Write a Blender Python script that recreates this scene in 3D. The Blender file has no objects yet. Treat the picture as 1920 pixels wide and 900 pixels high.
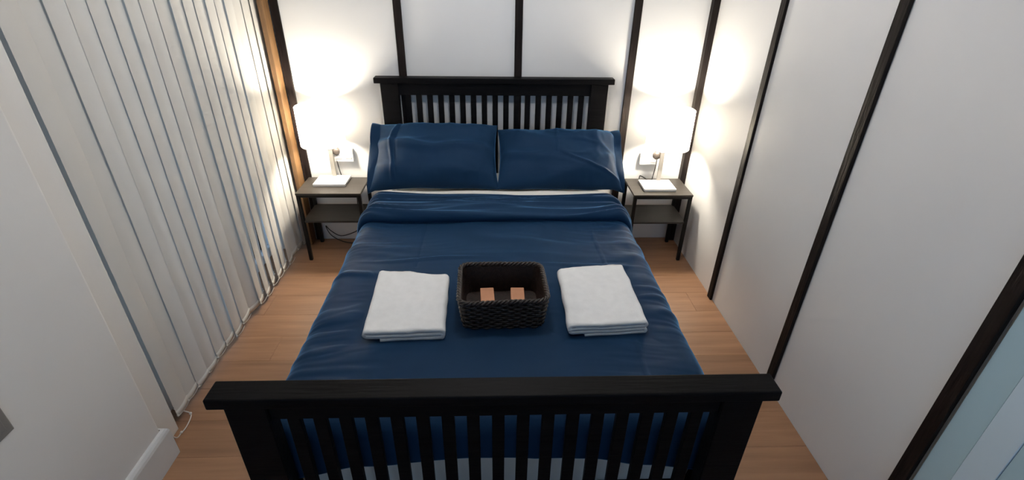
import bpy, bmesh, math, random
import numpy as np
from mathutils import Vector, Matrix, noise
random.seed(7)
C = bpy.context.scene.collection
S = bpy.context.scene

# ------------------------------------------------------------------ camera
cam = bpy.data.cameras.new('camera'); camo = bpy.data.objects.new('camera', cam); C.objects.link(camo)
S.camera = camo
th, ps, ro = [math.radians(a) for a in (29.329, 2.331, 0.911)]
fw = Vector((math.sin(ps)*math.cos(th), math.cos(ps)*math.cos(th), -math.sin(th)))
rt = Vector((math.cos(ps), -math.sin(ps), 0)); up = rt.cross(fw)
r2 = math.cos(ro)*rt + math.sin(ro)*up; u2 = -math.sin(ro)*rt + math.cos(ro)*up
camo.matrix_world = Matrix(((r2.x, u2.x, -fw.x, -0.009), (r2.y, u2.y, -fw.y, 0), (r2.z, u2.z, -fw.z, 1.83), (0, 0, 0, 1)))
cam.sensor_width = 36; cam.lens = 932.704/1920*36
cam.shift_y = 0.0
cam.clip_start = 0.02

# ------------------------------------------------------------------ world, daylight, exposure
w = bpy.data.worlds.new('world'); S.world = w; w.use_nodes = True
bg = w.node_tree.nodes['Background']; bg.inputs[0].default_value = (0.50, 0.71, 1.0, 1); bg.inputs[1].default_value = 2.2
def portal(name, loc, rot, sx, sy):
    l = bpy.data.lights.new(name, 'AREA'); l.shape = 'RECTANGLE'; l.size = sx; l.size_y = sy
    l.cycles.is_portal = True
    o = bpy.data.objects.new(name, l); C.objects.link(o); o.location = loc; o.rotation_euler = rot
    return o
portal('daylight_portal', (0.0, -1.43, 1.475), (math.radians(-90), 0, 0), 2.2, 1.45)
portal('daylight_portal_side', (-1.58, 2.44, 1.1), (0, math.radians(-90), 0), 2.1, 1.4)
CEIL_W = 24; LAMP_W = 26
S.view_settings.view_transform = 'Standard'; S.view_settings.look = 'None'
S.view_settings.exposure = 0.0; S.view_settings.gamma = 1.0; S.view_settings.use_curve_mapping = False

# ------------------------------------------------------------------ materials
MATS = {}
def mat(name, c1, c2=None, rough=0.5, scale=(8, 8, 8), bump=0.0, bscale=None, coord='Object', rnd=0.0, detail=4,
        spec=0.5, sheen=0.0, sheen_tint=(1, 1, 1), transl=0.0, metallic=0.0, wave=None, coat=0.0, bdist=0.01):
    m = bpy.data.materials.new(name); m.use_nodes = True; nt = m.node_tree; N = nt.nodes; L = nt.links
    p = N['Principled BSDF']
    p.inputs['Roughness'].default_value = rough; p.inputs['Metallic'].default_value = metallic
    p.inputs['Specular IOR Level'].default_value = spec
    if sheen: p.inputs['Sheen Weight'].default_value = sheen; p.inputs['Sheen Roughness'].default_value = 0.28; p.inputs['Sheen Tint'].default_value = (*sheen_tint, 1)
    if coat: p.inputs['Coat Weight'].default_value = coat; p.inputs['Coat Roughness'].default_value = 0.15
    tc = N.new('ShaderNodeTexCoord'); mp = N.new('ShaderNodeMapping'); mp.inputs['Scale'].default_value = scale
    src = tc.outputs[coord]
    if rnd:
        oi = N.new('ShaderNodeObjectInfo'); mu = N.new('ShaderNodeVectorMath'); mu.operation = 'SCALE'
        cx = N.new('ShaderNodeCombineXYZ')
        for i in range(3): L.new(oi.outputs['Random'], cx.inputs[i])
        L.new(cx.outputs[0], mu.inputs[0]); mu.inputs['Scale'].default_value = 37.0
        ad = N.new('ShaderNodeVectorMath'); ad.operation = 'ADD'; L.new(src, ad.inputs[0]); L.new(mu.outputs[0], ad.inputs[1]); src = ad.outputs[0]
    L.new(src, mp.inputs[0])
    nz = N.new('ShaderNodeTexNoise'); nz.inputs['Scale'].default_value = 1.0; nz.inputs['Detail'].default_value = detail
    L.new(mp.outputs[0], nz.inputs['Vector'])
    c2 = c2 or tuple(v*0.93 for v in c1)
    cr = N.new('ShaderNodeValToRGB'); cr.color_ramp.elements[0].position = 0.3; cr.color_ramp.elements[1].position = 0.7
    cr.color_ramp.elements[0].color = (*c1, 1); cr.color_ramp.elements[1].color = (*c2, 1)
    L.new(nz.outputs['Fac'], cr.inputs[0]); col = cr.outputs[0]
    if rnd:
        hv = N.new('ShaderNodeHueSaturation'); mr = N.new('ShaderNodeMapRange')
        mr.inputs['To Min'].default_value = 1-rnd; mr.inputs['To Max'].default_value = 1+rnd
        L.new(oi.outputs['Random'], mr.inputs[0]); L.new(mr.outputs[0], hv.inputs['Value']); L.new(col, hv.inputs['Color']); col = hv.outputs[0]
    L.new(col, p.inputs['Base Color'])
    if bump:
        b = N.new('ShaderNodeBump'); b.inputs['Strength'].default_value = bump; b.inputs['Distance'].default_value = bdist
        if bscale:
            n2 = N.new('ShaderNodeTexNoise'); mp2 = N.new('ShaderNodeMapping'); mp2.inputs['Scale'].default_value = bscale
            L.new(src, mp2.inputs[0]); L.new(mp2.outputs[0], n2.inputs['Vector']); n2.inputs['Scale'].default_value = 1.0; n2.inputs['Detail'].default_value = 3
            L.new(n2.outputs['Fac'], b.inputs['Height'])
        else: L.new(nz.outputs['Fac'], b.inputs['Height'])
        L.new(b.outputs[0], p.inputs['Normal'])
    if transl:
        t = N.new('ShaderNodeBsdfTranslucent'); mx = N.new('ShaderNodeMixShader'); mx.inputs[0].default_value = transl
        L.new(col, t.inputs[0]); L.new(p.outputs[0], mx.inputs[1]); L.new(t.outputs[0], mx.inputs[2])
        L.new(mx.outputs[0], N['Material Output'].inputs[0])
    MATS[name] = m; return m
def emis(name, c, s):
    m = bpy.data.materials.new(name); m.use_nodes = True; p = m.node_tree.nodes['Principled BSDF']
    p.inputs['Base Color'].default_value = (*c, 1); p.inputs['Emission Color'].default_value = (*c, 1); p.inputs['Emission Strength'].default_value = s
    return m
def glass(name):
    m = bpy.data.materials.new(name); m.use_nodes = True; nt = m.node_tree
    g = nt.nodes.new('ShaderNodeBsdfGlossy'); g.inputs['Roughness'].default_value = 0.02
    t = nt.nodes.new('ShaderNodeBsdfTransparent'); t.inputs[0].default_value = (.93, .96, .97, 1)
    f = nt.nodes.new('ShaderNodeFresnel'); f.inputs[0].default_value = 1.45
    mx = nt.nodes.new('ShaderNodeMixShader'); nt.links.new(f.outputs[0], mx.inputs[0]); nt.links.new(t.outputs[0], mx.inputs[1]); nt.links.new(g.outputs[0], mx.inputs[2])
    nt.links.new(mx.outputs[0], nt.nodes['Material Output'].inputs[0]); return m

M_plaster = mat('plaster', (.84, .82, .79), (.81, .79, .76), .8, (3, 3, 3), .03, (60, 60, 60))
M_ceil = mat('ceiling_paint', (.8, .8, .79), None, .9)
M_panel = mat('white_panel', (.80, .80, .80), (.77, .77, .775), .3, (2, 2, 2), .05, (2.5, 2.5, 2.5), spec=.45)
M_batten = mat('batten_wood', (.006, .0045, .0045), (.017, .012, .011), .5, (60, 60, 5), .35, (90, 90, 9), spec=.12)
M_jamb = mat('jamb_wood', (.16, .085, .035), (.24, .13, .055), .5, (50, 50, 4), .2)
M_floor = mat('floor_plank', (.38, .205, .112), (.27, .140, .075), .42, (2.2, 26, 26), .10, (3, 70, 70), rnd=.10, detail=6)
M_base = mat('skirting_white', (.78, .78, .77), None, .35)
M_black = mat('bed_black', (.0022, .002, .0025), (.0045, .0042, .005), .5, (5, 40, 40), .15, (8, 90, 90), spec=.08)
M_navy = mat('navy_cotton', (.0085, .0325, .080), (.0075, .029, .071), .6, (3, 3, 3), .25, (420, 420, 420), sheen=.75, sheen_tint=(.17, .50, 1.0), spec=.08, bdist=.001)
M_white = mat('white_sheet', (.80, .79, .76), (.76, .75, .72), .85, (5, 5, 5), .2, (9, 9, 14))
M_towel = mat('white_terry', (.82, .83, .84), (.77, .78, .79), .95, (30, 30, 30), .5, (350, 350, 350), sheen=.2, spec=.1, bdist=.002)
M_vane = mat('vane_fabric', (.74, .72, .68), (.71, .69, .65), .8, (4, 4, 2), .25, (300, 300, 60), transl=.07, spec=.2, bdist=.001)
M_pvc = mat('white_plastic', (.8, .8, .8), None, .35)
M_chain = mat('chain_plastic', (.78, .74, .68), None, .4)
M_grey = mat('grey_plastic', (.23, .22, .21), None, .45)
M_ntop = mat('nightstand_board', (.040, .035, .031), (.031, .027, .024), .42, (4, 30, 30), .08, (6, 60, 60), spec=.25)
M_steel = mat('black_steel', (.006, .006, .006), None, .45, spec=.2)
M_lampw = mat('lamp_white', (.82, .81, .79), None, .3)
M_stem = mat('lamp_stem_backlit_metal', (.42, .40, .37), None, .35, metallic=.4)  # metal stem toned darker, its backlit shade put into the colour
M_cord = mat('black_cord', (.012, .012, .012), None, .5)
M_knob = mat('knob_grey', (.12, .10, .09), None, .4, metallic=.3)
M_wick = mat('wicker_brown', (.009, .0055, .0045), (.030, .016, .012), .38, (60, 60, 60), .3, (200, 200, 200), spec=.5)
M_kraft = mat('kraft_card', (.50, .24, .13), (.42, .19, .10), .65, (25, 25, 25), .1)
M_shade = mat('lamp_shade_cloth', (.88, .85, .80), None, .9, (5, 5, 5), .1, (300, 300, 300), transl=.72, spec=.1)
M_blueA = mat('blue_board_paint', (.48, .66, .74), (.46, .64, .72), .35, (3, 3, 3))
M_blueB = mat('pale_blue_board_paint', (.66, .80, .90), (.64, .78, .88), .35, (3, 3, 3))
M_cream = mat('cream_edge', (.50, .50, .45), None, .5)
M_glass = glass('window_glass')
M_bulb = emis('bulb_glow', (1.0, .90, .74), LAMP_W/(4*math.pi**2*.041**2))

# ------------------------------------------------------------------ helpers
def link(name, me, m=None, parent=None, smooth=False, loc=None, rot=None):
    o = bpy.data.objects.new(name, me); C.objects.link(o)
    if m and not me.materials: me.materials.append(m)
    if smooth:
        for p in me.polygons: p.use_smooth = True
    if parent: o.parent = parent
    if loc is not None: o.location = loc
    if rot is not None: o.rotation_euler = rot
    return o
def bm_box(bm, a, b, bev=0.0, seg=2):
    v = [bm.verts.new((x, y, z)) for x in (a[0], b[0]) for y in (a[1], b[1]) for z in (a[2], b[2])]
    f = [bm.faces.new([v[i] for i in q]) for q in ((0,1,3,2),(4,6,7,5),(0,4,5,1),(2,3,7,6),(0,2,6,4),(1,5,7,3))]
    bmesh.ops.recalc_face_normals(bm, faces=f)
    if bev:
        e = list({e for fa in f for e in fa.edges})
        bmesh.ops.bevel(bm, geom=e, offset=bev, segments=seg, affect='EDGES', profile=.5)
def to_mesh(bm, name):
    me = bpy.data.meshes.new(name); bm.to_mesh(me); bm.free(); return me
def box(name, a, b, m, parent=None, bev=0.0, seg=2):
    """box between world corners; origin at the centre of its base"""
    c = Vector(((a[0]+b[0])/2, (a[1]+b[1])/2, min(a[2], b[2])))
    if parent is not None: off = c - parent_origin(parent)
    else: off = c
    bm = bmesh.new(); bm_box(bm, Vector(a)-c, Vector(b)-c, bev, seg)
    return link(name, to_mesh(bm, name), m, parent, loc=off)
def parent_origin(o):
    v = Vector(o.location); p = o.parent
    while p: v += p.location; p = p.parent
    return v
def empty(name, loc):
    o = bpy.data.objects.new(name, None); C.objects.link(o); o.location = loc; o.empty_display_size = .05; return o
def tag(o, label, cat, group=None):
    o['label'] = label; o['category'] = cat
    if group: o['group'] = group
    return o
def struct(o, label=None):
    o['kind'] = 'structure'
    if label: o['label'] = label
    return o
def tube_mesh(name, pts, r, sides=8, closed=False, radii=None):
    pts = [Vector(p) for p in pts]; n = len(pts); vs = []; fs = []
    ref = Vector((0, 0, 1))
    for i, p in enumerate(pts):
        if closed: t = pts[(i+1) % n] - pts[i-1]
        else: t = pts[min(i+1, n-1)] - pts[max(i-1, 0)]
        t.normalize()
        rf = ref if abs(t.dot(ref)) < .95 else Vector((1, 0, 0))
        a = t.cross(rf).normalized(); b = a.cross(t)
        rr = radii[i] if radii else r
        for k in range(sides):
            g = 2*math.pi*k/sides; vs.append(p + rr*(math.cos(g)*a + math.sin(g)*b))
    for i in range(n if closed else n-1):
        j = (i+1) % n
        for k in range(sides):
            q = (k+1) % sides; fs.append((i*sides+k, i*sides+q, j*sides+q, j*sides+k))
    if not closed: fs.append(tuple(range(sides))[::-1]); fs.append(tuple((n-1)*sides+k for k in range(sides)))
    me = bpy.data.meshes.new(name); me.from_pydata([tuple(v) for v in vs], [], fs); me.update(); return me
def smoothpath(pts, k=8):
    out = []; P = [Vector(p) for p in pts]; P = [2*P[0]-P[1]] + P + [2*P[-1]-P[-2]]
    for i in range(1, len(P)-2):
        for j in range(k):
            t = j/k; a, b, c, d = P[i-1:i+3]
            out.append(.5*((2*b)+(c-a)*t+(2*a-5*b+4*c-d)*t*t+(3*b-a-3*c+d)*t**3))
    out.append(P[-2]); return out
def lathe(name, prof, seg=40):
    vs = []; fs = []; n = len(prof)
    for k in range(seg):
        g = 2*math.pi*k/seg
        for r, z in prof: vs.append((r*math.cos(g), r*math.sin(g), z))
    for k in range(seg):
        q = (k+1) % seg
        for i in range(n-1): fs.append((k*n+i, q*n+i, q*n+i+1, k*n+i+1))
    me = bpy.data.meshes.new(name); me.from_pydata(vs, [], fs); me.update(); return me
def grid_mesh(name, P, closed_u=False):
    nu, nv = P.shape[:2]; vs = P.reshape(-1, 3)
    i = np.arange(nu if closed_u else nu-1)[:, None]; j = np.arange(nv-1)[None, :]; i2 = (i+1) % nu
    f = np.stack([i*nv+j, i2*nv+j, i2*nv+j+1, i*nv+j+1], -1).reshape(-1, 4)
    me = bpy.data.meshes.new(name); me.from_pydata(vs.tolist(), [], f.tolist()); me.update(); return me
def nz(x, y, z=0.0): return noise.noise((x, y, z))
def ridge(x, y, z=0.0, p=5): return math.exp(-(.5*p*nz(x, y, z))**2)

XR, XL, XW = 1.348, -1.36, -1.50       # right wall, left pier face, recessed window wall
YB, YF, H = 3.284, -1.40, 2.55         # back wall, wall behind the camera, ceiling

# ------------------------------------------------------------------ floor: laminate boards running across the room
fl = struct(box('floor', (-1.75, YF-.1, -.06), (1.5, YB+.1, -.012), M_floor), 'warm brown wood laminate floor')
PW, PL = .192, 1.285
bm = bmesh.new(); bm_box(bm, (-PL/2+.0004, -PW/2+.0003, -.012), (PL/2-.0004, PW/2-.0003, 0), .0008, 1); plank_me = to_mesh(bm, 'plank')
short = {}
ny = int((YB+.02-YF)/PW)+1
for r in range(ny):
    y = YB - .05 - r*PW
    x = -1.72 - ((r*.43) % 1.0)*PL
    while x < 1.40:
        a, b = max(x, -1.72), min(x+PL, 1.42)
        if b-a > .05:
            if b-a > PL-.01: me = plank_me
            else:
                bm = bmesh.new(); h = (b-a)/2; bm_box(bm, (-h+.0004, -PW/2+.0003, -.012), (h-.0004, PW/2-.0003, 0), .0008, 1); me = to_mesh(bm, 'plank')
            link('plank', me, M_floor, fl, loc=Vector(((a+b)/2, y, 0))-fl.location)
        x += PL
struct(box('ceiling', (-1.75, YF-.1, H), (1.5, YB+.1, H+.05), M_ceil), 'white ceiling')

# ------------------------------------------------------------------ back wall: white panels with dark battens
BT, BWd = .016, .047
wb = struct(box('wall_back', (-1.7, YB+.008, 0), (XR+.1, YB+.12, H), M_plaster), 'white panelled wall behind the headboard')
bx = [-.582, .145, .866]
edges = [-1.5] + bx + [XR]
for a, b in zip(edges[:-1], edges[1:]):
    box('panel', (a+.002, YB, .0), (b-.002, YB+.008, H), M_panel, wb, .001, 1)
tn = [0]
def trim(a, b, m, label):
    tn[0] += 1
    return struct(box('trim_%d' % tn[0], a, b, m, None, .002, 1), label)
for x, l in zip(bx, ('left of', 'behind the middle of', 'right of')):
    trim((x-BWd/2, YB-BT, 0), (x+BWd/2, YB, H), M_batten, 'dark wooden batten on the back wall %s the headboard' % l)
trim((-1.327, YB-.014, 0), (-1.278, YB, H), M_batten, 'dark wooden batten in the corner behind the left lamp')
trim((-1.362, YB-.095, 0), (-1.333, YB, H), M_jamb, 'golden brown wooden post at the end of the blinds')
trim((XR-.040, YB-.045, 0), (XR, YB, H), M_batten, 'dark wooden corner batten behind the right lamp')
# ------------------------------------------------------------------ right wall
wr = struct(box('wall_right', (XR+.008, YF, 0), (XR+.12, YB+.1, H), M_plaster), 'white panelled wall right of the bed')
ry = [2.503, 1.754, 1.016]
ed = [YB] + ry
for a, b in zip(ed[:-1], ed[1:]):
    box('panel', (XR, b+.002, 0), (XR+.008, a-.002, H), M_panel, wr, .001, 1)
for y, l in zip(ry, ('nearest the right nightstand', 'beside the foot of the bed', 'nearest the blue boards')):
    trim((XR-BT, y-BWd/2, 0), (XR, y+BWd/2, H), M_batten, 'black wooden batten on the right wall %s' % l)
# pale blue boarded door next to the last batten
dr = struct(box('door_1', (XR+.004, .10, 0), (XR+.008, .992, 2.1), M_cream), 'pale blue boarded door at the right edge')
yy = .985; k = 0
while yy > .15:
    wd = .085 if k else .088
    a = box('board', (XR-.004 if k % 2 else XR-.001, yy-wd+.001, .01), (XR+.004, yy, 2.09), M_blueB if k % 2 else M_blueA, dr, .0015, 1)
    yy -= wd; k += 1
box('panel', (XR, YF, 0), (XR+.008, .098, H), M_panel, wr, .001, 1)
box('panel', (XR, .10, 2.102), (XR+.008, .99, H), M_panel, wr, .001, 1)
# ------------------------------------------------------------------ left wall: near pier, recess with window
bm = bmesh.new(); bm_box(bm, (XL-.4, YF-.1, 0), (XL, 1.42, H), .012, 4)
pier = struct(link('wall_left', to_mesh(bm, 'wall_left'), M_plaster), 'off white wall pier at the left edge')
WY0, WY1, WZ1 = 1.74, 3.14, 2.12
bm = bmesh.new(); bm_box(bm, (XW-.2, 1.38, 0), (-1.410, 1.560, H), .003, 2)
struct(link('wall_left_step', to_mesh(bm, 'wall_left_step'), M_plaster), 'narrow set-back strip of wall between the pier and the blinds')
bm = bmesh.new()
bm_box(bm, (XW-.2, 1.40, 0), (XW, WY0, H)); bm_box(bm, (XW-.2, WY1, 0), (XW, YB+.1, H)); bm_box(bm, (XW-.2, WY0, WZ1), (XW, WY1, H))
struct(link('wall_left_recess', to_mesh(bm, 'wall_left_recess'), M_plaster), 'recessed wall around the window behind the blinds')
win = struct(box('window_1', (XW-.12, WY0, 0), (XW-.07, WY0+.06, WZ1), M_pvc, None, .004, 1), 'tall window behind the vertical blinds')
for a, b in (((WY1-.06), WY1), ((WY0+WY1)/2-.04, (WY0+WY1)/2+.04)): box('frame', (XW-.12, a, 0), (XW-.07, b, WZ1), M_pvc, win, .004, 1)
for a, b in ((0, .07), (WZ1-.06, WZ1)): box('frame', (XW-.118, WY0+.06, a), (XW-.072, WY1-.06, b), M_pvc, win, .004, 1)
for a, b in ((WY0+.06, (WY0+WY1)/2-.04), ((WY0+WY1)/2+.04, WY1-.06)): box('pane', (XW-.098, a, .07), (XW-.094, b, WZ1-.06), M_glass, win)
# baseboard around the pier
bm = bmesh.new()
prof = [(0, 0), (.020, 0), (.020, .135), (.017, .146), (.010, .155), (0, .158)]
for (ax, ay), (bx_, by), (nx, ny_) in (((XL, YF), (XL, 1.42), (1, 0)),):
    rows = []
    for yv, ext in ((YF, 0), (1.42, 1)):
        rows.append([bm.verts.new((XL+d, yv+(d if ext else 0), z)) for d, z in prof])
    rows.append([bm.verts.new((-1.410, 1.42+d, z)) for d, z in prof])
    for r1, r2_ in zip(rows[:-1], rows[1:]):
        for i in range(len(prof)-1): bm.faces.new((r1[i], r2_[i], r2_[i+1], r1[i+1]))
bmesh.ops.recalc_face_normals(bm, faces=bm.faces)
struct(link('baseboard_left', to_mesh(bm, 'baseboard_left'), M_base), 'white baseboard along the left wall pier')
# ------------------------------------------------------------------ wall behind the camera, with a window
wx0, wx1, wz0, wz1 = -1.1, 1.1, .75, 2.2
bm = bmesh.new()
bm_box(bm, (XL-.1, YF-.12, 0), (wx0, YF, H)); bm_box(bm, (wx1, YF-.12, 0), (XR+.1, YF, H))
bm_box(bm, (wx0, YF-.12, 0), (wx1, YF, wz0)); bm_box(bm, (wx0, YF-.12, wz1), (wx1, YF, H))
struct(link('wall_front', to_mesh(bm, 'wall_front'), M_plaster), 'white wall with a window behind the viewer')
w2 = struct(box('window_2', (wx0, YF-.10, wz0), (wx1, YF-.05, wz0+.05), M_pvc, None, .004, 1), 'window facing the foot of the bed')
box('frame', (wx0, YF-.10, wz1-.05), (wx1, YF-.05, wz1), M_pvc, w2, .004, 1)
for a in (wx0, -.025, wx1-.05): box('frame', (a, YF-.099, wz0+.05), (a+.05, YF-.051, wz1-.05), M_pvc, w2, .004, 1)
for a, b in ((wx0+.05, -.025), (.025, wx1-.05)): box('pane', (a, YF-.078, wz0+.05), (b, YF-.074, wz1-.05), M_glass, w2)

# ------------------------------------------------------------------ ceiling lamp: out of view, added as a light source for the room
cl = tag(empty('added_ceiling_lamp', (0.0, 1.95, H)), 'unseen round ceiling lamp added above the bed to light the room', 'lamp')
link('mount', lathe('mount', [(0, 0), (.15, 0), (.15, -.02), (.12, -.03), (0, -.03)]), M_pvc, cl, True)
link('stem', lathe('stem', [(0, -.02), (.012, -.03), (.012, -.09), (0, -.09)], 16), M_pvc, cl, True)
GR = .09
link('globe', lathe('globe', [(GR*math.sin(math.pi*k/16), -.17+GR*math.cos(math.pi*k/16)) for k in range(17)], 32), emis('added_globe_glow', (1.0, .97, .95), CEIL_W/(4*math.pi**2*GR**2)), cl, True)

# ------------------------------------------------------------------ bed frame
bed = tag(empty('bed', (0, 2.08, 0)), 'black wooden double bed frame with slatted headboard and footboard', 'bed')
def bed_end(name, yc, ztop, zlow_top, ap=.075):
    apz = ztop - .035
    part = box(name, (-.61, yc-.014, apz-ap), (.61, yc+.014, apz), M_black, bed, .002, 1)
    box('cap_rail', (-.756, yc-.038, apz), (.756, yc+.034, ztop), M_black, part, .005, 3)
    for s in (-1, 1): box('post', (min(s*.61, s*.72), yc-.026, 0), (max(s*.61, s*.72), yc+.026, apz), M_black, part, .003, 1)
    box('lower_rail', (-.61, yc-.014, zlow_top-.13), (.61, yc+.014, zlow_top), M_black, part, .002, 1)
    for i in range(-8, 9):
        x = i*.0695
        box('slat', (x-.0175, yc-.009, zlow_top-.006), (x+.0175, yc+.009, apz-ap+.005), M_black, part, .0015, 1)
    return part
bed_end('headboard', 3.236, 1.186, .36)
bed_end('footboard', .966, .841, .30, .064)
for s in (-1, 1): box('side_rail', (min(s*.672, s*.70), .99, .24), (max(s*.672, s*.70), 3.21, .40), M_black, bed, .003, 1)
box('slatted_base', (-.67, 1.0, .225), (.67, 3.205, .252), M_black, bed)

# ------------------------------------------------------------------ mattress
MT = .572
bm = bmesh.new(); bm_box(bm, (-.665, -1.065, 0), (.665, 1.065, MT-.255), .045, 5)
mt = tag(link('mattress', to_mesh(bm, 'mattress'), M_white, smooth=True, loc=(0, 2.135, .255)), 'white sheeted mattress under the navy duvet', 'mattress')

# ------------------------------------------------------------------ duvet
def side_path(s, a, r, drop, flare=.012):
    """s arc length from the centre -> (x, dz)"""
    q = abs(s); sg = 1 if s >= 0 else -1; arc = r*math.pi/2
    if q <= a: return sg*q, 0.0
    if q <= a+arc:
        g = (q-a)/r; return sg*(a+r*math.sin(g)), -r*(1-math.cos(g))
    d = q-a-arc; return sg*(a+r+flare*min(1, d/drop)), -r-d
DT = .612
def duvet_h(x, y):
    ax = abs(x)
    h = .006*nz(x*2.1, y*1.7, 3) + .003*nz(x*5, y*6, 9)
    wq = y + .05*nz(x*3, y*3, 4)
    side = min(1, max(0, (ax-.28)/.35))
    h += .010*(ridge(x*1.6+y*.5, wq*8.5-.9*ax, 1.5, 8)-.25)*(.15+.85*side)*max(0, .35+.9*nz(x*2, y*2, 20))
    h += .007*(ridge(x*2.4-y*.8, wq*15+1.5*ax, 4.5, 7)-.25)*(.1+.9*side)*max(0, .25+1.1*nz(x*2.3, y*2.6, 27))
    h += .0045*(ridge(x*4+y*2, wq*24+4*ax, 61, 9)-.2)*(.2+.8*side)*max(0, .2+1.2*nz(x*3, y*3, 66))
    h += .004*(ridge(x*11-3*y, y*9+2*x, 71, 9)-.2)*max(0, nz(x*2.4, y*2.0, 76))
    h += .009*math.exp(-((y-1.985-.05*x+.012*math.sin(x*9))/.010)**2)*math.exp(-((x+.30)/.22)**2) + .007*math.exp(-((y-1.95+.10*x)/.011)**2)*math.exp(-((x-.42)/.2)**2)
    h += .012*(ridge(x*.9+y*.35, wq*4.2+.3*x, 8.5, 14))*(.5+.6*nz(x*1.7, y*1.4, 31))
    h += .0035*math.exp(-((x-.50-.01*math.sin(y*5))/.006)**2) - .003*math.exp(-((x+.36)/.006)**2)*(y > 1.9)
    for x0, x1, y0, y1 in ((-.15, .19, 1.46, 1.74), (-.51, -.19, 1.40, 1.82), (.26, .565, 1.41, 1.85)):
        d = max(x0-x, x-x1, y0-y, y-y1, 0)
        h *= 1-math.exp(-(d/.03)**2); h -= .003*math.exp(-(d/.03)**2)
    return h
def make_duvet():
    a, r, drop = .640, .075, .20
    Ls = a+r*math.pi/2+drop
    ss = np.linspace(-Ls, Ls, 330)
    y_end, rf = 1.030, .045
    arcf = rf*math.pi/2
    yl = 2.52
    NT = 280
    T = np.concatenate([np.linspace(yl, y_end+rf, NT), np.linspace(0, 1, 34)[1:]])
    P = np.zeros((len(ss), len(T), 3))
    for i, s in enumerate(ss):
        for j, t in enumerate(T):
            jj = j-(NT-1)
            x, dz = side_path(s, a, r, drop)
            if jj <= 0:
                y = t; h = duvet_h(x, y)
                wob = .006*nz(y*4, s*2, 12)*min(1, max(0, (-dz)/.08)) + .004*math.sin(y*23+3*nz(y*3, 0, 2))*min(1, max(0, (-dz-.05)/.15))
                f = math.exp(-(dz/.05)**2) if dz else 1
                # near the head the sides tuck in slightly
                P[i, j] = (x + (1 if x > 0 else -1)*(wob + (1-f)*h*.8), y, DT + dz + h*f)
            else:
                hem = .480 - .062*min(1.4, (x/.56)**2) + .006*nz(x*9, 0, 5)
                Lf = arcf + max(.02, (DT-rf)-hem)
                q = t*Lf
                if q <= arcf: g = q/rf; y = y_end+rf-rf*math.sin(g); dzf = -rf*(1-math.cos(g))
                else: y = y_end - .004*math.sin(x*17+2*nz(x*3, 1, 1))*min(1, (q-arcf)/.1); dzf = -rf-(q-arcf)
                h = duvet_h(x, y_end+rf)*(1-t)
                P[i, j] = (x*(1-.004*t), y+.004*nz(x*8, q*8, 3), DT + dz + dzf + h)
    P[:, :, 1] -= 1.8
    o = link('duvet', grid_mesh('duvet', P), M_navy, smooth=True, loc=(0, 1.8, 0))
    so = o.modifiers.new('thickness', 'SOLIDIFY'); so.thickness = .012; so.offset = -1
    return o
duv = tag(make_duvet(), 'navy blue duvet spread over the bed', 'duvet')
def make_fold():
    a, r, drop = .635, .080, .17
    Ls = a+r*math.pi/2+drop
    ss = np.linspace(-Ls, Ls, 200)
    prof = []
    y0, y1, zt = 2.325, 2.655, .664
    # underside, rolled front lip, top, rear edge down to the mattress
    for k in range(6): prof.append((2.50-(2.50-y0-.024)*k/5, DT+.010))
    for k in range(1, 12):
        g = math.pi*k/12; prof.append((y0+.024-.024*math.sin(g)*1.15, DT+.034-.024*math.cos(g)))
    n = 64
    for k in range(n+1):
        t = k/n; prof.append((y0+.024+(y1-y0-.03)*t, DT+.058-.030*t**2.2))
    for k in range(1, 8):
        g = math.pi/2*k/7; prof.append((y1-.006+.012*math.sin(g), DT+.028-.02*(1-math.cos(g))))
    prof.append((y1+.004, DT-.03))
    P = np.zeros((len(ss), len(prof), 3))
    for i, s in enumerate(ss):
        x, dz = side_path(s, a, r, drop, .02)
        ax = abs(x); pinch = min(1, max(0, (ax-.30)/.42))
        for j, (y, z) in enumerate(prof):
            top = 1 if j > 16 else (0 if j < 8 else (j-8)/8)
            v = (y-y0)/(y1-y0)
            yw = v + .10*nz(x*1.6, v*1.2, 6) - .16*pinch*pinch*(1 if x < 0 else .6)*(1-v)
            h = .030*(ridge(x*1.0+3, yw*3.6, 2.2, 6)-.3)*(.55+.45*pinch) + .018*(ridge(x*1.6, yw*7.5, 7.7, 7)-.25) + .010*nz(x*2.2, v*2, 14)
            h *= top*min(1, (1-v)*7+.15)
            f = math.exp(-(dz/.06)**2) if dz else 1
            wave = .014*math.sin(x*3.1+.6)+.010*nz(x*2.5, 4, 4)
            yy_ = y + wave*max(0, 1-1.2*v) + .03*pinch*pinch*(1-v)*(1 if x < 0 else .2) + .012*nz(x*1.8, 9, 3)*v
            P[i, j] = (x+(1 if x > 0 else -1)*(1-f)*h*.9, yy_, z+dz*(1+.0*v)+h*f)
    P[:, :, 1] -= 1.8
    o = link('turned_back_edge', grid_mesh('turned_back_edge', P), M_navy, duv, True)
    return o
make_fold()

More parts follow.
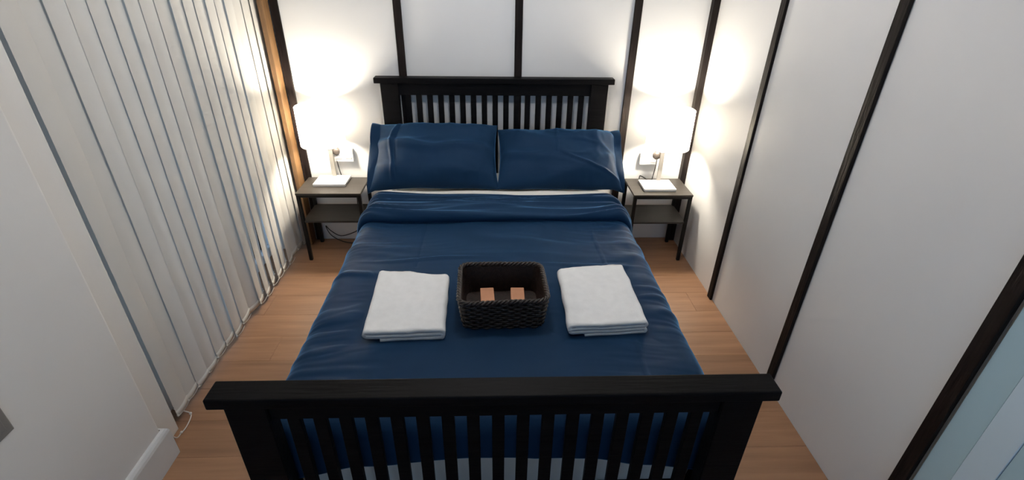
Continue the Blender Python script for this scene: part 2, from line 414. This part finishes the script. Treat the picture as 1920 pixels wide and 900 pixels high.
# white sheet showing between the turned-back duvet and the pillows
def make_sheet():
    a, r, drop = .625, .070, .10
    Ls = a+r*math.pi/2+drop; ss = np.linspace(-Ls, Ls, 120)
    prof = [(2.600, DT+.005), (2.640, DT+.020), (2.670, DT+.026), (2.700, DT+.026), (2.725, DT+.021), (2.755, DT+.008), (2.785, DT-.010), (2.82, DT-.030), (2.87, MT+.004)]
    P = np.zeros((len(ss), len(prof), 3))
    for i, s in enumerate(ss):
        x, dz = side_path(s, a, r, drop, .01)
        for j, (y, z) in enumerate(prof): P[i, j] = (x, y-2.7+.008*nz(x*2, 3, 1), z+dz+.004*nz(x*4, y*6, 2))
    o = link('bed_sheet', grid_mesh('bed_sheet', P), M_white, smooth=True, loc=(0, 2.7, 0))
    so = o.modifiers.new('thickness', 'SOLIDIFY'); so.thickness = .004
    return o
tag(make_sheet(), 'cream white sheet edge showing between duvet and pillows', 'sheet')

# ------------------------------------------------------------------ pillows
def make_pillow(name, label, xc, yb, zb, tilt, rz, W, Hh, T, seed, flap_side):
    """pillow lies on a plane that leans back by `tilt`; the flap is the open hem of the pillowcase"""
    nu, nv = 150, 100; s0 = flap_side
    P = np.zeros((2*nu, nv, 3))
    def surf(u, v, side):
        e = (max(0, 1-abs(u)**2.6)*max(0, 1-abs(v)**2.4))**.55
        cu = 1-.05*(1-abs(v)**2)*abs(u)**3 ; cv = 1-.07*(1-abs(u)**2)*abs(v)**3+.05*nz(u*1.8+seed, v, 3)*abs(v)**2
        x = u*W/2*cu; y = v*Hh/2*cv
        th_ = T*e
        wr = .026*(ridge(x*2.2+seed, y*5.5+.8*x, seed, 7)-.3) + .016*nz(x*5, y*6, seed+3) + .016*(ridge(x*7+y*3, y*3, seed+5, 6)-.3)*abs(u) + .014*(ridge(x*3.0-s0*y*5.5, y*3+s0*x*2, seed+11, 7)-.3)*max(0, u*s0)
        fine = .007*(ridge(x*5+2*y, y*13+seed, seed+17, 9)-.2)*max(0, .3+nz(x*4, y*4, seed+21)) + .006*(ridge(x*14, y*6+2*x, seed+25, 8)-.2)*max(0, abs(v)*1.2-.3)
        if s0 < 0: fine += .011*math.exp(-((u+.70-.10*v*v+.03*math.sin(4*v))/.022)**2) - .010*math.exp(-((u+.64-.10*v*v)/.03)**2)
        else:
            fine += .008*math.exp(-((u+.04-.02*v)/.012)**2)*(v > -.1) + .012*math.exp(-((v+.1+.75*(u-.02))/.045)**2)*(u > 0)*min(1, u*5)
            fine += .015*(ridge(x*9+y*5, y*4-x*3, 41, 7)-.3)*max(0, min(1, (u-.30)*3))*max(0, min(1, (v+.3)*2))
        wr += fine
        return x, y, (th_*(.55 if side > 0 else -.45) + (wr*min(1, e*1.6) if side > 0 else 0)) + .006*nz(x*4, y*4, seed+8)
    us = np.sin(np.linspace(-1, 1, nu)*math.pi/2); vs = np.sin(np.linspace(-1, 1, nv)*math.pi/2)
    top = np.array([[surf(u, v, 1) for v in vs] for u in us]); bot = np.array([[surf(u, v, -1) for v in vs] for u in us[::-1]])
    me = grid_mesh('pillow', np.concatenate([top, bot]), True)
    bm = bmesh.new(); bm.from_mesh(me); bmesh.ops.remove_doubles(bm, verts=bm.verts, dist=.0006); bmesh.ops.recalc_face_normals(bm, faces=bm.faces); bm.to_mesh(me); bm.free()
    o = link(name, me, M_navy, smooth=True)
    ct, st = math.cos(tilt), math.sin(tilt)
    o.location = (xc, yb+Hh/2*ct, zb+Hh/2*st); o.rotation_euler = (tilt, 0, rz)
    tag(o, label, 'pillow', 'navy pillows against the headboard')
    # open hem of the case: a flattened sleeve past one end
    s = flap_side; n = 48; rows = 12; Q = np.zeros((n, rows, 3))
    for i in range(n):
        g = 2*math.pi*i/n; cy_, sy_ = math.cos(g), math.sin(g)
        ey = math.copysign(abs(cy_)**.6, cy_)*Hh/2*.95; ez = sy_*.036
        for j in range(rows):
            t = j/(rows-1)
            wv = .010*math.sin(ey*22+seed+t*2)*t
            droop = -.018*t*t*(1 if ey < 0 else .2)
            Q[i, j] = (s*(W/2*.84+t*(W*.10)), ey*(1+.07*t), ez*(1+.6*t*(1 if ey > 0.1 else .3))+wv+droop*1.0)
    fo = link('pillowcase_hem', grid_mesh('pillowcase_hem', Q, True), M_navy, o, True)
    so = fo.modifiers.new('thickness', 'SOLIDIFY'); so.thickness = .003
    return o
make_pillow('pillow', 'navy pillow on the left half of the headboard with its case open at the side', -.370, 2.778, .618, math.radians(37), math.radians(1.0), .775, .475, .20, 2.0, -1)
make_pillow('pillow', 'navy pillow on the right half of the headboard, creased at its right end', .392, 2.768, .618, math.radians(34), math.radians(-1.5), .765, .455, .19, 9.0, 1)

# ------------------------------------------------------------------ folded towels
def make_towel(label, corners, thick, seed, layers):
    """a sheet folded over itself: the cross-section (folds at both ends) is seen on the side facing the foot of the bed"""
    c = [Vector((p[0], p[1])) for p in corners]           # back-left, back-right, front-right, front-left
    ctr = sum(c, Vector((0, 0)))/4
    t = thick/layers; hw = .5
    # centre line of the sheet in (u, z); u in -.5..+.5 of the local width, z in metres
    path = []; wl = .145
    z = t/2
    for L_ in range(layers):
        d = 1 if L_ % 2 == 0 else -1
        e0, e1 = (-wl+t, wl-t) if d > 0 else (wl-t, -wl+t)
        if L_ == 0: e0 = -wl+.06
        if L_ == 1: pass
        for k in range(17): path.append((e0+(e1-e0)*k/16, z))
        if L_ < layers-1:
            for k in range(1, 6):
                g = math.pi*k/6; path.append((e1+d*math.sin(g)*t*.62, z+t/2-math.cos(g)*t/2))
        z += t
    # hem end tucked down around the open side
    d = 1 if (layers-1) % 2 == 0 else -1; ex = path[-1][0]; zt = path[-1][1]
    for k in range(1, 8):
        g = math.pi/2*k/7; path.append((ex+d*math.sin(g)*t*.7, zt-(1-math.cos(g))*t*.7))
    for k in range(1, 4): path.append((ex+d*t*.7, zt-t*.7-k*t*.22))
    n = len(path); off = []
    for i in range(n):
        a = Vector(path[max(i-1, 0)]); b = Vector(path[min(i+1, n-1)]); tg = (b-a).normalized(); off.append(Vector((-tg.y, tg.x)))
    h = t*.47
    ring = [Vector(path[i])+off[i]*h for i in range(n)] + [Vector(path[i])-off[i]*h for i in range(n-1, -1, -1)]
    m = 26; P = np.zeros((len(ring), m, 3))
    for i, q in enumerate(ring):
        for j in range(m):
            v = j/(m-1); u = (q.x+wl)/(2*wl)
            fr = c[3]+(c[2]-c[3])*u; bk = c[0]+(c[1]-c[0])*u
            edge = .006*nz(u*3, seed, q.y*30) + .008*math.sin(u*4+seed)*.6
            p = fr+(bk-fr)*v; 
            round_ = 1-.55*max(0, abs(v-.5)*2-.93)/.07
            zz = q.y + (.004*nz(u*3, v*4, seed)+.003*nz(u*8, v*8, seed+2))*(q.y/thick)
            if v > .9: zz *= 1-.10*((v-.9)/.1)**2
            P[i, j] = (p.x-ctr.x+.004*nz(v*5, q.y*20, seed+4), p.y-ctr.y+edge*(1 if v > .5 else -.5), zz)
    me = grid_mesh('towel', P, True)
    bm = bmesh.new(); bm.from_mesh(me); bm.verts.ensure_lookup_table()
    R = len(ring)
    for j in (0, m-1):
        for i in range(n-1):
            a, b = i, i+1; a2, b2 = R-1-i, R-2-i
            bm.faces.new([bm.verts[k*m+j] for k in ((a, b, b2, a2) if j == 0 else (a2, b2, b, a))])
    bmesh.ops.recalc_face_normals(bm, faces=bm.faces); bm.to_mesh(me); bm.free()
    o = link('towel', me, M_towel, smooth=True, loc=(ctr.x, ctr.y, DT+.006))
    return tag(o, label, 'towel', 'folded towels on the duvet')
make_towel('white folded towel lying left of the basket', [(-.504, 1.815), (-.205, 1.788), (-.192, 1.412), (-.484, 1.405)], .048, 1.0, 3)
make_towel('white folded towel lying right of the basket with loosely rolled folds', [(.266, 1.815), (.556, 1.842), (.560, 1.438), (.262, 1.415)], .056, 5.0, 4)

# ------------------------------------------------------------------ wicker basket
def rrect(hx, hy, r, n):
    """n points evenly spaced round a rounded rectangle, with outward normals"""
    segs = [2*(hx-r), math.pi*r/2, 2*(hy-r), math.pi*r/2]*2; tot = sum(segs[:4])*2
    out = []
    for k in range(n):
        d = tot*k/n; i = 0
        while d > segs[i]: d -= segs[i]; i += 1
        c = [(hx-r, -hy+r), (hx-r, hy-r), (-hx+r, hy-r), (-hx+r, -hy+r)]
        if i == 0: p, nn = (-hx+r+d, -hy), (0, -1)
        elif i == 2: p, nn = (hx, -hy+r+d), (1, 0)
        elif i == 4: p, nn = (hx-r-d, hy), (0, 1)
        elif i == 6: p, nn = (-hx, hy-r-d), (-1, 0)
        else:
            q = i//2; g = -math.pi/2+q*math.pi/2+d/r; nn = (math.cos(g), math.sin(g)); p = (c[q][0]+r*nn[0], c[q][1]+r*nn[1])
        out.append((Vector(p), Vector(nn)))
    return out
bk = tag(empty('basket', (.021, 1.596, DT+.006)), 'dark brown woven wicker basket between the two towels', 'basket')
bk.rotation_euler = (0, 0, math.radians(1.5))
BH = .128
def half(z): t = z/BH; return .150+.014*t, .121+.011*t
NS = 46
def join_tubes(tubes, name):
    vs, fs = [], []
    for me in tubes:
        o = len(vs); vs += [tuple(v.co) for v in me.vertices]; fs += [tuple(i+o for i in p.vertices) for p in me.polygons]
        bpy.data.meshes.remove(me)
    me = bpy.data.meshes.new(name); me.from_pydata(vs, [], fs); me.update(); return me
rows = []
nr = 12
for k in range(nr):
    z = .006+k*(BH-.016)/(nr-1); hx, hy = half(z)
    pts = []
    for i, (p, nn) in enumerate(rrect(hx, hy, .036, NS*3)):
        ph = math.pi*(i/3+k)
        q = p+nn*(.0042*math.sin(ph+math.pi/6)); pts.append((q.x, q.y, z+.0012*nz(i*.4, k)))
    rows.append(tube_mesh('row', pts, .0058, 6, True))
wv = link('weave', join_tubes(rows, 'weave'), M_wick, bk, True); wv['kind'] = 'stuff'
sts = []
ra, rb = rrect(*half(0), .036, NS), rrect(*half(BH), .036, NS)
for (p, a), (q, b) in zip(ra, rb): sts.append(tube_mesh('stake', [(p.x, p.y, 0), (q.x, q.y, BH-.002)], .0034, 5))
sk = link('stakes', join_tubes(sts, 'stakes'), M_wick, bk, True); sk['kind'] = 'stuff'
hx, hy = half(BH); strands = []
for s in range(3):
    pts = []
    nn_ = 240
    for i, (p, nn) in enumerate(rrect(hx, hy, .037, nn_)):
        g = 2*math.pi*(i*22/nn_+s/3); q = p+nn*(.0055*math.cos(g)); sag = -.006*math.cos(2*math.pi*i/nn_*2)*.4+.003*nz(i*.05, 2)
        pts.append((q.x, q.y, BH+.0055*math.sin(g)+sag))
    strands.append(tube_mesh('strand', pts, .0052, 6, True))
link('rim', join_tubes(strands, 'rim'), M_wick, bk, True)
# inner wall and bottom
hx0, hy0 = half(0); Pn = np.zeros((72, 2, 3))
for i, ((p, a), (q, b)) in enumerate(zip(rrect(hx0-.006, hy0-.006, .034, 72), rrect(hx-.006, hy-.006, .034, 72))): Pn[i, 0] = (p.x, p.y, .004); Pn[i, 1] = (q.x, q.y, BH-.004)
me = grid_mesh('lining', Pn, True); bm = bmesh.new(); bm.from_mesh(me); bm.verts.ensure_lookup_table(); bm.faces.new([bm.verts[i*2] for i in range(72)]); bm.to_mesh(me); bm.free()
lin = link('lining', me, M_wick, bk, False); so = lin.modifiers.new('thickness', 'SOLIDIFY'); so.thickness = .003
box('base', (.021-.146, 1.596-.117, DT+.008), (.021+.146, 1.596+.117, DT+.013), M_wick, bk, .001, 1)
# two little kraft boxes leaning in it
for x0, rz, lab in ((-.036, 3.0, 'small tan card box in the basket, nearer the left towel'), (.080, -1.0, 'small tan card box in the basket, nearer the right towel')):
    bm = bmesh.new(); bm_box(bm, (-.0265, -.066, -.035), (.0265, .066, .035), .0025, 2)
    o = link('card_box', to_mesh(bm, 'card_box'), M_kraft, loc=(x0, 1.562, DT+.055), rot=(math.radians(-4), 0, math.radians(rz)))
    tag(o, lab, 'box', 'card boxes in the basket')
    bm = bmesh.new(); bm_box(bm, (-.0268, -.0668, -.0352), (.0268, -.056, .0352), .002, 1); link('end_flap', to_mesh(bm, 'end_flap'), M_kraft, o)

# ------------------------------------------------------------------ nightstands
def nightstand(label, x0, x1, y0, y1):
    t = tag(empty('nightstand', ((x0+x1)/2, (y0+y1)/2, 0)), label, 'nightstand', 'nightstands beside the bed')
    box('top', (x0, y0, .490), (x1, y1, .505), M_ntop, t, .002, 1)
    box('shelf', (x0+.012, y0+.006, .290), (x1-.012, y1-.006, .304), M_ntop, t, .002, 1)
    for xs in (x0+.002, x1-.024):
        for ys in (y0+.002, y1-.024): box('leg', (xs, ys, 0), (xs+.022, ys+.022, .490), M_steel, t, .002, 1)
    for ys in (y0+.004, y1-.020): box('top_bar', (x0+.024, ys, .474), (x1-.024, ys+.016, .490), M_steel, t, .0015, 1)
    return t
nightstand('black two-tier nightstand left of the bed beside the blinds', -1.290, -.872, 2.975, 3.255)
nightstand('black two-tier nightstand right of the bed beside the wall', .905, 1.298, 2.945, 3.232)

# ------------------------------------------------------------------ lamps
def lamp(label, bx0, bx1, by0, by1, sx, sy, shx, shy, mirror):
    zt = .506
    t = tag(empty('table_lamp', ((bx0+bx1)/2, (by0+by1)/2, zt)), label, 'lamp', 'bedside lamps')
    O = t.location
    box('base', (bx0, by0, zt), (bx1, by1, zt+.018), M_lampw, t, .003, 2)
    box('stem', (sx-.014, sy-.008, zt+.016), (sx+.014, sy+.004, .80), M_stem, t, .002, 1)
    box('arm', (min(sx, shx)-.006, shy, .785), (max(sx, shx)+.006, sy, .797), M_lampw, t, .002, 1)
    sh = link('shade', lathe('shade', [(.138, .785-zt), (.136, 1.03-zt)], 56), M_shade, t, True, loc=Vector((shx, shy, zt))-O)
    for zz in (.788, 1.027): link('hoop', tube_mesh('hoop', [(.1365*math.cos(g), .1365*math.sin(g), zz-zt) for g in np.linspace(0, 2*math.pi, 49)[:-1]], .0022, 6, True), M_lampw, sh, True)
    link('socket', lathe('socket', [(0, .28), (.018, .28), (.018, .345), (0, .345)], 20), M_lampw, t, True, loc=Vector((shx, shy, zt))-O)
    link('bulb', lathe('bulb', [(.014, .345), (.026, .358), (.040, .382), (.045, .406), (.041, .428), (.027, .446), (.012, .453), (0, .454)], 24), M_bulb, t, True, loc=Vector((shx, shy, zt))-O)
    kb = link('knob', lathe('knob', [(0, 0), (.018, 0), (.026, .008), (.029, .020), (.026, .032), (.017, .039), (0, .041)], 24), M_knob, t, True, loc=Vector((sx+mirror*.030, sy+.003, .690))-O, rot=(math.radians(-80), 0, 0))
    # cord from the knob, over the back edge of the table, down to the floor
    yb = YB-.018
    pts = [(sx+mirror*.024, sy+.024, .690), (sx+mirror*.026, sy+.020, .62), (sx+mirror*.036, sy+.015, .55), (sx+mirror*.05, sy+.010, .513), (sx+mirror*.09, yb-.012, .513), (sx+mirror*.10, yb, .505), (sx+mirror*.10, yb, .44), (sx+mirror*.12, yb, .36), (sx+mirror*.11, yb, .20), (sx+mirror*.10, yb-.006, .10)]
    if mirror > 0:
        pts += [(sx+.04, yb-.01, .06), (sx-.04, yb-.015, .045), (sx-.10, yb-.02, .09), (sx-.13, yb-.02, .13), (sx-.10, yb-.03, .06), (sx-.02, yb-.04, .012), (sx+.08, yb-.05, .006), (sx+.16, yb-.03, .05), (sx+.20, yb-.02, .16)]
    else: pts += [(sx-.11, yb-.01, .02), (sx-.16, yb-.02, .006), (sx-.22, yb-.03, .006)]
    link('cord', tube_mesh('cord', [p-O for p in smoothpath(pts)], .0032, 6), M_cord, t, True)
    return t
lamp('white table lamp with drum shade on the left nightstand', -1.208, -.995, 3.085, 3.250, -1.104, 3.236, -1.104, 3.13, 1)
lamp('white table lamp with drum shade on the right nightstand', .985, 1.200, 3.000, 3.168, 1.122, 3.160, 1.117, 3.085, -1)

# ------------------------------------------------------------------ wall sockets
def wall_socket(label, x0, x1, z0, z1):
    t = tag(empty('wall_socket', ((x0+x1)/2, YB, z0)), label, 'socket', 'double sockets behind the lamps')
    box('back_box', (x0, YB-.030, z0), (x1, YB, z1), M_pvc, t, .003, 2)
    n = 2
    for k in range(n):
        xc = x0+(x1-x0)*(k+.5)/n
        s_ = box('outlet', (xc-.022, YB-.033, (z0+z1)/2-.022), (xc+.022, YB-.030, (z0+z1)/2+.022), M_pvc, t, .001, 1)
        for dx in (-.009, .009): box('pin_hole', (xc+dx-.003, YB-.0335, (z0+z1)/2-.003), (xc+dx+.003, YB-.033, (z0+z1)/2+.003), M_grey, s_)
wall_socket('white double wall socket behind the left lamp', -1.095, -.965, .618, .708)
wall_socket('white double wall socket behind the right lamp', 1.005, 1.135, .598, .680)
t = tag(empty('light_switch', (XL, .955, .665)), 'grey switch plate on the left wall pier', 'switch')
box('plate', (XL, .905, .670), (XL+.009, 1.0, .765), M_grey, t, .003, 2)
box('rocker', (XL+.009, .925, .690), (XL+.013, .98, .745), M_grey, t, .002, 1)

# ------------------------------------------------------------------ vertical blind
bl = tag(empty('vertical_blind', (-1.42, 2.35, 0)), 'white fabric vertical blind hanging to the floor over the window', 'blind')
box('headrail', (-1.45, 1.48, H-.06), (-1.40, 3.27, H-.015), M_pvc, bl, .004, 1)
vy = [1.594+.0917*k for k in range(18)]
VW = .134
for k, y in enumerate(vy):
    rnd = random.Random(k*13+5)
    a_top = math.radians(rnd.uniform(3.5, 8)); a_bot = a_top+math.radians(rnd.uniform(-2, 4))
    if k == 7: a_top = math.radians(3)
    if k in (8, 9): a_bot = math.radians(-12 if k == 8 else 17)
    if k in (10, 11, 13): a_bot = math.radians(rnd.uniform(14, 19))
    if k in (12, 14): a_bot = math.radians(13)
    bow = rnd.uniform(.004, .008)
    x_off = -1.434+.042*(y-1.56)/1.55+rnd.uniform(-.004, .004)
    z0, z1 = .035+rnd.uniform(-.008, .010), H-.06
    nzv, nw = 40, 9
    P = np.zeros((nw, nzv, 3))
    for j in range(nzv):
        t = j/(nzv-1); z = z0+(z1-z0)*t
        e = math.exp(-(z/.45)**1.3)
        a = a_top+(a_bot-a_top)*e
        for i in range(nw):
            s = i/(nw-1)-.5                      # -.5: edge nearer the camera, room side
            lx = bow*(1-4*s*s)*(1+.5*e); ly = s*VW
            P[i, j] = (-ly*math.sin(a)+lx*math.cos(a)+.004*nz(k*3, z*2, 1)*(1-t), ly*math.cos(a)+lx*math.sin(a)+.006*nz(k*3, z*1.6, 5)*(1-t), z)
    o = link('vane', grid_mesh('vane', P), M_vane, bl, True, loc=(x_off+1.42, y+VW/2-.004-2.35, 0))
    # weighted hem pocket and bead at the foot of the vane
    hp = np.zeros((nw, 4, 3))
    for i in range(nw):
        b = P[i, 0]
        for j, (zz, dx) in enumerate(((-.002, 0), (-.002, .0035), (.028, .0035), (.030, .0))):
            hp[i, j] = (b[0]+dx, b[1], b[2]+zz)
    link('hem_weight', grid_mesh('hem_weight', hp), M_vane, o, True)
    for i in (0, nw-1):
        b = P[i, 0]
        link('bead', lathe('bead', [(0, -.005), (.004, -.003), (.005, 0), (.004, .003), (0, .005)], 10), M_chain, o, True, loc=(b[0]+.004, b[1], b[2]+.008))
    if k < len(vy)-1:
        b = P[0, 0]; q = [(b[0]+.006, b[1]+.0917*tt, z0+.006-.009*math.sin(math.pi*tt)) for tt in np.linspace(0, 1, 9)]
        link('chain', tube_mesh('chain', q, .0012, 5), M_chain, o, True)
# loop of control chain lying on the floor by the pier
pts = [(-1.437, 1.50, .30), (-1.425, 1.50, .12), (-1.395, 1.505, .010), (-1.384, 1.535, .004), (-1.380, 1.567, .004), (-1.387, 1.615, .004), (-1.400, 1.640, .006), (-1.415, 1.632, .03), (-1.43, 1.60, .08)]
ct = link('control_chain', tube_mesh('control_chain', [Vector(p)-bl.location for p in smoothpath(pts, 10)], .0028, 6), M_chain, bl, True)
for p in ((-1.384, 1.535, .006), (-1.398, 1.638, .008)):
    link('connector', lathe('connector', [(0, -.006), (.005, -.004), (.0065, 0), (.005, .004), (0, .006)], 12), M_chain, ct, True, loc=Vector(p)-bl.location)
